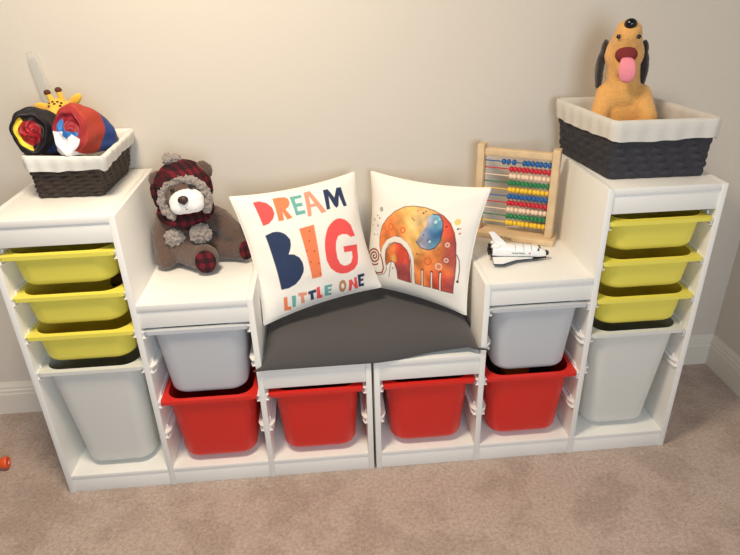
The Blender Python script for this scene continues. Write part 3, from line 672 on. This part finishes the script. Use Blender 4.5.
# ---------------------------------------------------------------- teddy bear
def bear():
    t = thing('teddy_bear', 'brown teddy bear in a red plaid hat sitting on the left bench', 'stuffed toy', (-.55, .30, H2), 0)
    hd = Vector((-.532, .268, .922))
    tilt = Matrix.Rotation(R(-10), 3, 'Y')
    fdir = Vector((.20, -.95, -.08)).normalized()
    bm = BM()
    ell(bm, (-.553, .30, .765), (.084, .074, .098)); ell(bm, (-.553, .285, .735), (.088, .075, .062))
    ell(bm, hd, (.079, .075, .073), tilt)
    limb(bm, (-.550, .29, .83), hd, .05, .05)
    limb(bm, (-.603, .29, .825), (-.622, .262, .77), .034, .031); limb(bm, (-.622, .262, .77), (-.614, .232, .708), .031, .033)
    limb(bm, (-.50, .30, .825), (-.445, .29, .805), .038, .037); limb(bm, (-.445, .29, .805), (-.408, .275, .765), .037, .036)
    limb(bm, (-.565, .26, .725), (-.495, .205, .716), .046, .041); ell(bm, (-.484, .192, .719), (.040, .028, .046))
    limb(bm, (-.505, .29, .725), (-.405, .275, .713), .046, .038); ell(bm, (-.386, .262, .717), (.032, .032, .044))
    for s, c in ((-1, (-.604, .276, .944)), (1, (-.470, .276, .968))):
        ell(bm, c, (.030, .016, .030))
    ell(bm, hd+fdir*.055+Vector((0, 0, -.008)), (.05, .035, .042))
    me = remesh(bm, .0055, 5, .0022, 90)
    obj('plush_body', me, M_bear, t, smooth=180)
    # muzzle, nose, mouth
    mc = hd+fdir*.078+Vector((.004, 0, -.012))
    bm = BM(); ell(bm, mc, (.051, .035, .037), tilt); ell(bm, mc+Vector((-.02, -.006, -.012)), (.028, .028, .024)); ell(bm, mc+Vector((.022, -.006, -.008)), (.028, .028, .024))
    me = remesh(bm, .004, 4, .0008, 120); mz = obj('muzzle', me, M_muzzle, t, smooth=180)
    up = tilt @ Vector((0, 0, 1)); rt = tilt @ Vector((1, 0, 0))
    nc = mc+Vector((.001, -.034, 0))+up*.016
    bm = BM(); ell(bm, nc, (.0155, .010, .012), tilt); ell(bm, nc-up*.006, (.008, .008, .009), tilt); obj('nose', remesh(bm, .0018, 3), M_nose, mz, smooth=180)
    bm = BM(); tube(bm, [nc-up*.010+Vector((0, .001, 0)), nc-up*.022+Vector((0, .001, 0)), nc-up*.030+Vector((0, .003, 0))], .0011, 6)
    tube(bm, [nc-up*(.030-.007*abs(q)**2)+rt*.017*q+Vector((0, .003+.006*q*q, 0)) for q in (-1, -.6, -.3, 0, .3, .6, 1)], .0011, 6); obj('mouth_stitching', bm, M_thread, mz)
    for q in (-1, 1):
        bm = BM(); ell(bm, hd+fdir*.079+rt*.027*q+up*.027, .0062); obj('eye', bm, M_blk, t)
    # hat: shell round the crown with a face opening
    bm = BM(); vs = ell(bm, hd, (.0845, .083, .082), tilt, 48, 32)
    fh = (fdir+Vector((0, 0, -.32))).normalized()
    dl = [v for v in bm.verts if (v.co-hd).normalized().dot(fh) > .55 or (v.co-hd).normalized().dot(up) < -.50]
    bmesh.ops.delete(bm, geom=dl, context='VERTS')
    for v in bm.verts: v.co += (v.co-hd).normalized()*.004*noise.noise(v.co*25)
    bmesh.ops.solidify(bm, geom=bm.faces[:], thickness=.003)
    hat = obj('hat', bm, M_plaid, t, smooth=60)
    for q, c in ((-1, (-.612, .256, .900)),):
        bm = BM(); ell(bm, c, (.014, .022, .042), tilt); fm = remesh(bm, .004, 3, .002, 60); obj('ear_flap', fm, M_plaid, hat, smooth=180)
    bm = BM(); ax = frame(fh); pts = []
    for k in range(25):
        a = R(-38+256*k/24); rr = .064
        p = hd+fh*.059+rt*rr*math.cos(a)+(up*.98)*rr*math.sin(a)*.98+Vector((0, 0, 0)); p += (p-hd).normalized()*.004
        pts.append(p)
    for p in pts: ell(bm, p, (.0135, .0135, .0135), u=12, v=8)
    obj('hat_fur_brim', remesh(bm, .004, 3, .006, 110), M_fauxfur, hat, smooth=180)
    bm = BM(); pc = hd+up*.088+Vector((-.014, .0, 0)); ell(bm, pc, .018); ell(bm, pc+Vector((.022, .0, .002)), .013)
    obj('hat_pompom', remesh(bm, .0035, 2, .007, 120), M_fauxfur, hat, smooth=180)
    # scarf with fluffy ends
    bm = BM(); nk = Vector((-.540, .282, .846))
    for k in range(36):
        a = 2*PI*k/36; ell(bm, nk+Vector((.066*math.cos(a), .064*math.sin(a), .012*math.sin(a))), (.021, .020, .021), u=12, v=8)
    ell(bm, (-.528, .222, .822), (.030, .014, .022))
    sc = obj('scarf', remesh(bm, .0045, 4, .002, 60), M_plaid, t, smooth=180)
    for c, r in (((-.574, .226, .778), .031), ((-.494, .214, .792), .034)):
        bm = BM(); ell(bm, c, (r, r*.55, r*.95)); obj('scarf_fluff', remesh(bm, .0035, 2, .007, 110), M_fauxfur, sc, smooth=180)
    # plaid soles
    for c, d, r in (((-.481, .166, .719), Vector((.10, -.97, .12)), (.031, .036)), ((-.368, .240, .717), Vector((.62, -.78, .1)), (.024, .031))):
        x, y, z = frame(d); M = Matrix((x, y, z)).transposed()
        bm = BM(); ell(bm, c, (r[0], r[1], .007), M); obj('foot_sole', bm, M_plaid, t)
bear()

# ---------------------------------------------------------------- plush dog in the right basket
def dog():
    t = thing('plush_dog', 'golden plush dog with dark ears and pink tongue in the right basket', 'stuffed toy', (.772, .240, .955), R(-22))
    def ob(n, src, m, par=t, sm=180): return obj(n, src, m, par, world=False, smooth=sm)
    hd = Vector((-.014, .0, .300))
    bm = BM()
    ell(bm, (0, 0, .058), (.072, .062, .066)); ell(bm, (0, .008, .130), (.058, .050, .088)); ell(bm, (-.003, .0, .195), (.058, .046, .042)); limb(bm, (-.004, 0, .19), hd, .050, .046)
    for s in (-1, 1):
        e = 1.0 if s < 0 else 1.22
        limb(bm, (s*.046, -.008, .190), (s*.060*e, -.040, .130), .031, .027); limb(bm, (s*.060*e, -.040, .130), (s*.050*e, -.062, .070), .027, .027)
        limb(bm, (s*.036, -.02, .035), (s*.036, -.062, .037), .034, .030)
    ell(bm, hd, (.055, .051, .052))
    limb(bm, hd+Vector((0, -.012, .020)), hd+Vector((0, -.040, .060)), .046, .036)
    limb(bm, hd+Vector((0, -.022, -.020)), hd+Vector((.004, -.056, -.034)), .028, .022)
    ob('plush_body', remesh(bm, .0055, 5, .0012, 90), M_tan)
    bm = BM(); ell(bm, hd+Vector((.0, -.064, .084)), (.0165, .014, .014)); ob('nose', bm, M_blk)
    bm = BM(); ell(bm, hd+Vector((.002, -.054, .004)), (.030, .023, .023)); ob('mouth', remesh(bm, .004, 2), M_mouth)
    bm = BM(); pts = [hd+Vector((.004, -.070, .0)), hd+Vector((.006, -.086, -.010)), hd+Vector((.008, -.092, -.030)), hd+Vector((.009, -.090, -.052)), hd+Vector((.010, -.086, -.066))]
    secs = []
    for i, p in enumerate(pts):
        w = (.015, .020, .023, .021, .010)[i]
        secs.append([p+Vector((w*math.cos(a), -.0045*math.sin(a), .003*math.sin(a))) for a in [2*PI*k/14 for k in range(14)]])
    loft(bm, secs); ob('tongue', sub(bm, 1), M_tongue)
    for s in (-1, 1):
        bm = BM(); c = hd+Vector((s*.046, .012, -.026))
        ell(bm, c+Vector((s*.006, 0, .030)), (.012, .026, .034)); ell(bm, c+Vector((s*.014, 0, -.016)), (.012, .030, .046)); ell(bm, c+Vector((s*.012, 0, -.045)), (.011, .025, .030))
        ob('ear', remesh(bm, .004, 4, .001, 80), M_ear)
        bm = BM(); ell(bm, hd+Vector((s*.026, -.067, .052)), .0058); ob('eye', bm, M_blk)
dog()

# ---------------------------------------------------------------- abacus
def abacus():
    t = thing('bead_abacus', 'wooden bead abacus with ten coloured rows on the right bench', 'abacus', (.505, .325, H2), R(-29))
    W = .28
    bm = BM(); box(bm, (-W/2, -.040, .0005), (W/2, .040, .020), .003, 3); obj('base', bm, M_wood, t, world=False)
    for s in (-1, 1):
        bm = BM(); box(bm, (s*.118-.0115, -.019, .020), (s*.118+.0115, .019, .310), .003, 3); obj('post', bm, M_wood, t, world=False)
    bm = BM(); box(bm, (-.1065, -.013, .275), (.1065, .013, .297), .003, 3); obj('top_rail', bm, M_wood, t, world=False)
    names = ['blue', 'red', 'natural', 'green', 'yellow']*2
    bead = {}
    for k in range(10):
        z = .256-.0228*k; c = names[k]
        bm = BM(); tube(bm, [(-.107, 0, z), (.107, 0, z)], .0019, 8); obj('rod', bm, BEAD[c], t, world=False)
        w = .0132
        for i in range(10):
            x = .106-w*(i+.5)-.0006*(i % 3)
            if k == 0 and i >= 7: x = (-.012, -.030, -.045)[i-7]
            if c not in bead:
                bm = BM(); lathe(bm, [(.0022, -.0063), (.006, -.0060), (.0092, -.0025), (.0095, 0), (.0092, .0025), (.006, .0060), (.0022, .0063)], Matrix.Rotation(PI/2, 4, 'Y'), 16)
                o = obj('bead', bm, BEAD[c], t, world=False); bead[c] = o
            else:
                o = bead[c].copy(); C.objects.link(o); o.parent = t
            o.location = (x, 0, z)
    me = text_mesh('Melissa & Doug', .0115, Matrix.Translation((-.03, -.0402, .0105)) @ Matrix.Rotation(PI/2, 4, 'X')); obj('base_lettering', me, M_ink, t, world=False, smooth=0)
abacus()

# ---------------------------------------------------------------- toy space shuttle
def shuttle():
    t = thing('toy_space_shuttle', 'white and black toy space shuttle in front of the abacus', 'toy', (.470, .152, H2), R(-9))
    # local +x is the nose
    bm = BM(); secs = []
    for x, w, zb, zt in ((-.078, .020, .016, .054), (-.06, .021, .013, .055), (.0, .0195, .012, .050), (.04, .019, .012, .049), (.058, .0175, .012, .047), (.072, .014, .0125, .038), (.085, .009, .0135, .030), (.093, .003, .017, .023)):
        zc = (zb+zt)/2; hh = (zt-zb)/2
        secs.append([Vector((x, w*math.copysign(abs(math.cos(a))**.7, math.cos(a)), zc+hh*math.copysign(abs(math.sin(a))**.75, math.sin(a)))) for a in [2*PI*k/20 for k in range(20)]])
    loft(bm, secs)
    obj('fuselage', bm, M_shw, t, world=False, smooth=50)
    def plate(name, pts, z0, z1, m):
        bm = BM(); a = [bm.verts.new((x, y, z0)) for x, y in pts]; b = [bm.verts.new((x, y, z1)) for x, y in pts]; n = len(pts)
        bm.faces.new(a[::-1]); bm.faces.new(b)
        for i in range(n): bm.faces.new((a[i], a[(i+1) % n], b[(i+1) % n], b[i]))
        bmesh.ops.bevel(bm, geom=bm.edges[:], offset=.0007, segments=2, affect='EDGES')
        return obj(name, bm, m, t, world=False, smooth=0)
    for s in (-1, 1):
        plate('wing', [(.045, s*.0195), (-.005, s*.030), (-.05, s*.062), (-.078, s*.062), (-.078, s*.018), (-.02, s*.018)], .0125, .0165, M_shw)
        plate('wing_underside', [(.047, s*.019), (-.004, s*.031), (-.049, s*.064), (-.079, s*.064), (-.079, s*.018), (-.02, s*.018)], .0095, .0124, M_shb)
    plate('belly_tiles', [(.088, -.006), (.088, .006), (.05, .0185), (-.08, .0185), (-.08, -.0185), (.05, -.0185)], .0085, .0122, M_shb)
    bm = BM(); secs = []
    a = [(-.070, .053), (-.035, .053), (-.075, .092), (-.092, .092)]
    f0 = [bm.verts.new((x, -.0022, z)) for x, z in a]; f1 = [bm.verts.new((x, .0022, z)) for x, z in a]
    bm.faces.new(f0); bm.faces.new(f1[::-1])
    for i in range(4): bm.faces.new((f0[i], f1[i], f1[(i+1) % 4], f0[(i+1) % 4]))
    fin = obj('tail_fin', bm, M_shw, t, world=False, smooth=0)
    for y, z in ((0, .046), (-.011, .028), (.011, .028)):
        bm = BM(); lathe(bm, [(.004, 0), (.005, .004), (.0085, .014), (.0072, .014), (.003, .003)], Matrix.Translation((-.077, y, z)) @ Matrix.Rotation(-PI/2, 4, 'Y'), 16); obj('engine_nozzle', bm, M_shb, t, world=False)
    for y in (-.014, .014):
        bm = BM(); ell(bm, (-.068, y, .050), (.016, .007, .009)); obj('engine_pod', bm, M_shw, t, world=False)
    for y in (-1, 1):
        bm = BM(); box(bm, (-.0035, -.001, -.004), (.0035, .001, .004), .0006, 2, Matrix.Translation((.059, y*.0145, .040)) @ Matrix.Rotation(R(35*y), 4, 'X')); obj('window', bm, M_shb, t, world=False)
        bm = BM(); box(bm, (.062, y*.006-.004, .0435), (.067, y*.006+.004, .0450), .0004, 1, None); obj('window', bm, M_shb, t, world=False)
    bm = BM(); ell(bm, (.087, 0, .0235), (.0085, .0095, .0085)); obj('nose_cap', bm, M_shb, t, world=False)
    for x in (-.035, -.01, .015, .038):
        bm = BM(); pts = []
        for k in range(13):
            a = R(15+150*k/12); pts.append((x, .0203*math.cos(a)**1 if abs(math.cos(a)) < 1e-6 else .0203*math.copysign(abs(math.cos(a))**.7, math.cos(a)), .031+.0200*abs(math.sin(a))**.75))
        tube(bm, pts, .0006, 6); obj('door_seam', bm, M_shg, t, world=False)
    me = text_mesh('United States', .0072, Matrix.Translation((.0, -.0203, .030)) @ Matrix.Rotation(PI/2, 4, 'X')); obj('side_lettering', me, M_shb, t, world=False, smooth=0)
    bm = BM(); box(bm, (.031, -.0206, .028), (.036, -.0196, .031)); obj('flag', bm, BEAD['red'], t, world=False)
    for x, y in ((.062, 0), (-.055, .03), (-.055, -.03)):
        bm = BM(); tube(bm, [(x, y, .0105), (x, y, .005)], .0012, 8); lathe(bm, [(.001, -.0022), (.0045, -.0020), (.005, 0), (.0045, .0020), (.001, .0022)], Matrix.Translation((x, y, .0052)) @ Matrix.Rotation(PI/2, 4, 'X'), 14); obj('landing_gear', bm, M_shb, t, world=False)
shuttle()

# ---------------------------------------------------------------- what stands in the left basket
def bundle(label, secs, face, colour, inner):
    """a rolled, stuffed cloth bundle: a lofted soft tube with a puckered end"""
    t = thing('cloth_bundle', label, 'fabric toy', secs[-1][0], 0, 'rolled cloth bundles in the left basket')
    K = 96; bm = BM(); rows = []
    pts = [Vector(q[0]) for q in secs]
    fine = []
    for i in range(len(secs)-1):
        for k in range(10):
            q = k/10; fine.append((pts[i].lerp(pts[i+1], q), secs[i][1]*(1-q)+secs[i+1][1]*q, secs[i][2]*(1-q)+secs[i+1][2]*q))
    fine.append((pts[-1], secs[-1][1], secs[-1][2]))
    d = face.normalized(); x, y, _ = frame(d)
    lay = bm.verts.layers.float_color.new('print')
    n = len(fine)
    for j, (c, rx, ry) in enumerate(fine):
        row = []
        for k in range(K):
            a = 2*PI*k/K
            w = 1+.05*math.sin(3*a+j*.25)+.03*math.sin(7*a-j*.2)
            v = bm.verts.new(c+x*rx*w*math.cos(a)+y*ry*w*math.sin(a)); v[lay] = (*lin(colour(j/(n-1), a)), 1); row.append(v)
        rows.append(row)
    for r0, r1 in zip(rows, rows[1:]):
        for k in range(K): bm.faces.new((r0[k], r0[(k+1) % K], r1[(k+1) % K], r1[k]))
    bm.faces.new(rows[-1])
    # dished front end
    c0, rx, ry = fine[0]; prev = rows[0]
    for s, dep in [(.97-.94*q/26, float(np.interp(q/26, (0, .1, .25, .5, .75, 1), (-.002, -.006, .004, .003, -.004, -.010)))) for q in range(27)]:
        row = []
        for k in range(K):
            a = 2*PI*k/K
            w = 1+.05*math.sin(3*a)+.03*math.sin(7*a)
            v = bm.verts.new(c0+x*rx*w*s*math.cos(a)+y*ry*w*s*math.sin(a)-d*(dep+.005*math.sin(4*a+s*9)*s*(1-s)*3)); v[lay] = (*lin(inner(s, a)), 1); row.append(v)
        for k in range(K): bm.faces.new((prev[k], row[k], row[(k+1) % K], prev[(k+1) % K]))
        prev = row
    bm.faces.new(prev)
    obj('stuffed_cloth', bm, M_cloth, t, smooth=60)
bundle('black cloth bundle with yellow edge and red middle in the left basket',
       [((-.884, .172, 1.124), .045, .055), ((-.883, .186, 1.122), .050, .062), ((-.878, .225, 1.114), .051, .061), ((-.866, .27, 1.09), .050, .055), ((-.85, .30, 1.04), .042, .042)], Vector((.30, -.93, .22)),
       lambda q, a: '#1f3674' if (q > .25 and -1.2 < ((a+PI) % (2*PI))-PI < .2) else '#17161b',
       lambda s, a: '#17161b' if s > .8 else ('#e6cf3c' if s > .6 and 2.0 < a % (2*PI) < 4.7 else '#1d1518' if s > .6 else ('#8e1420' if s > .35 else ('#b8232f' if noise.noise(Vector((s*6, 3*math.cos(a), 3*math.sin(a)))) > 0 else '#6a121a'))))
bundle('red, white and blue cloth bundle right of the black one in the left basket',
       [((-.779, .150, 1.126), .040, .060), ((-.776, .164, 1.126), .047, .069), ((-.764, .205, 1.117), .052, .067), ((-.743, .255, 1.092), .050, .056), ((-.735, .30, 1.05), .038, .042)], Vector((-.12, -.90, .42)),
       lambda q, a: ('#9c2a2c' if q < .16 else '#a83a2a' if q < .58 else '#22407c' if q < .85 else '#1d2a55') if not 3.9 < a < 5.2 else '#e7e3e2',
       lambda s, a: '#e9e6e6' if (s > .3 and 3.1 < a < 5.9) else ('#2a6fb5' if s < .75 and (a > 2.2) else '#8f1f28'))

def giraffe():
    t = thing('plush_giraffe', 'yellow spotted plush giraffe peeking out behind the cloth bundles', 'stuffed toy', (-.835, .36, .96), 0)
    hd = Vector((-.858, .33, 1.150))
    bm = BM(); limb(bm, (-.842, .365, .972), (-.853, .352, 1.10), .036, .030); ell(bm, hd, (.036, .034, .034)); limb(bm, hd, hd+Vector((0, -.042, -.016)), .029, .023)
    me = remesh(bm, .004, 4, .0008, 90); me.materials.clear()
    b = obj('plush_body', me, M_gir, t, smooth=180)
    rnd = random.Random(4); spots = []
    for q in ((-.020, .4), (.0, .55), (.018, .4), (-.010, .9), (.012, .85), (-.028, .8), (.028, .75), (.003, .2)):
        dv = Vector((q[0]*30, -1.0, q[1]*1.6)).normalized()
        p = hd+Vector((dv.x*.036, dv.y*.034, dv.z*.034)); x, y, z = frame(dv); M = Matrix((x, y, z)).transposed()
        bm = BM(); ell(bm, p, (.0042, .0035, .0015), M, 10, 6); obj('spot', bm, M_gbr, t)
    for s, tip in ((-1, (-.880, .33, 1.198)), (1, (-.848, .33, 1.204))):
        p0 = hd+Vector((s*.014, 0, .026)); tp = Vector(tip)
        bm = BM(); tube(bm, [p0, p0.lerp(tp, .6), tp], [.009, .0075, .0075], 12); ho = obj('horn', bm, M_gir, t)
        bm = BM(); ell(bm, tp+Vector((0, 0, .002)), (.0095, .0095, .008)); obj('horn_tip', bm, M_gbr, ho)
        bm = BM(); e = hd+Vector((s*.047+.002, .002, .018+.008*s)); M = Matrix.Rotation(R(-s*(38 if s > 0 else 12)), 3, 'Y')
        ell(bm, e, (.026, .007, .013), M); obj('ear', remesh(bm, .003, 3), M_gir, t, smooth=180)
giraffe()
def toy_sword():
    t = thing('toy_sword', 'clear grey plastic toy blade leaning on the wall behind the left basket toys', 'toy', (-.885, .385, .957), 0)
    a = Vector((-.876, .385, .962)); b = Vector((-.944, .436, 1.298)); d = (b-a); x = Vector((1, 0, 0)); n = d.cross(x).normalized(); x = n.cross(d).normalized()
    bm = BM(); secs = []
    for q, w in ((.18, .019), (.5, .018), (.93, .016), (1, .012)):
        c = a+d*q; secs.append([c+x*w*math.cos(k)+n*.004*math.sin(k) for k in [2*PI*i/16 for i in range(16)]])
    loft(bm, secs); obj('blade', bm, M_blade, t)
    bm = BM(); tube(bm, [a, a+d*.17], .014, 16); obj('grip', bm, M_shg, t)
    bm = BM(); tube(bm, [a+d*.172, a+d*.195], .021, 16); obj('guard', bm, M_shg, t)
toy_sword()

# ---------------------------------------------------------------- orange toy at the left edge
def orange_toy():
    t = thing('toy_blaster', 'orange plastic toy poking in at the left edge on the carpet', 'toy', (-1.42, .12, 0), 0)
    bm = BM(); M = Matrix.Translation((-1.243, .140, .026)) @ Matrix.Rotation(R(-90), 4, 'Y') @ Matrix.Rotation(R(8), 4, 'X')
    lathe(bm, [(.008, .012), (.012, .0), (.019, .0), (.021, .004), (.020, .014), (.016, .022), (.015, .06), (.019, .07), (.019, .09)], M, 24)
    obj('barrel', bm, M_orange, t)
    bm = BM(); box(bm, (-1.50, .125, .012), (-1.315, .175, .062), .008, 3); box(bm, (-1.47, .13, .0005), (-1.42, .17, .02), .006, 3); obj('toy_body', bm, M_orange, t)
    bm = BM(); box(bm, (-1.37, .13, .0005), (-1.33, .17, .0125), .004, 3); obj('foot', bm, M_dkor, t)
orange_toy()

# ---------------------------------------------------------------- light and camera
w = bpy.data.worlds.new('room_light'); bpy.context.scene.world = w; w.use_nodes = True
w.node_tree.nodes['Background'].inputs['Color'].default_value = (1.0, .97, .93, 1); w.node_tree.nodes['Background'].inputs['Strength'].default_value = .13
def area(name, loc, target, size, power, col):
    l = bpy.data.lights.new(name, 'AREA'); l.shape = 'RECTANGLE'; l.size, l.size_y = size; l.energy = power; l.color = col
    o = bpy.data.objects.new(name, l); C.objects.link(o); o.location = loc
    o.rotation_euler = (Vector(target)-Vector(loc)).to_track_quat('-Z', 'Y').to_euler()
area('ceiling_lamp', (-.50, -.60, 2.42), (-.50, -.40, 0), (.4, .4), 41, (1.0, .84, .64))
area('window_daylight', (.40, -2.9, 1.45), (-1.0, .4, .6), (1.2, 1.1), 46, (.74, .87, 1.0))
cam = bpy.data.cameras.new('camera'); co = bpy.data.objects.new('camera', cam); C.objects.link(co)
co.location = (-.10413, -1.50465, 1.48492); co.rotation_euler = (R(63.0199), R(1.50244), R(-4.72703))
cam.sensor_width = 36; cam.lens = 603.23/740*36; cam.clip_start = .02
s = bpy.context.scene; s.camera = co; s.cycles.max_bounces = 16; s.cycles.diffuse_bounces = 10
s.view_settings.view_transform = 'Standard'; s.view_settings.look = 'None'; s.view_settings.gamma = 1; s.view_settings.exposure = -0.08
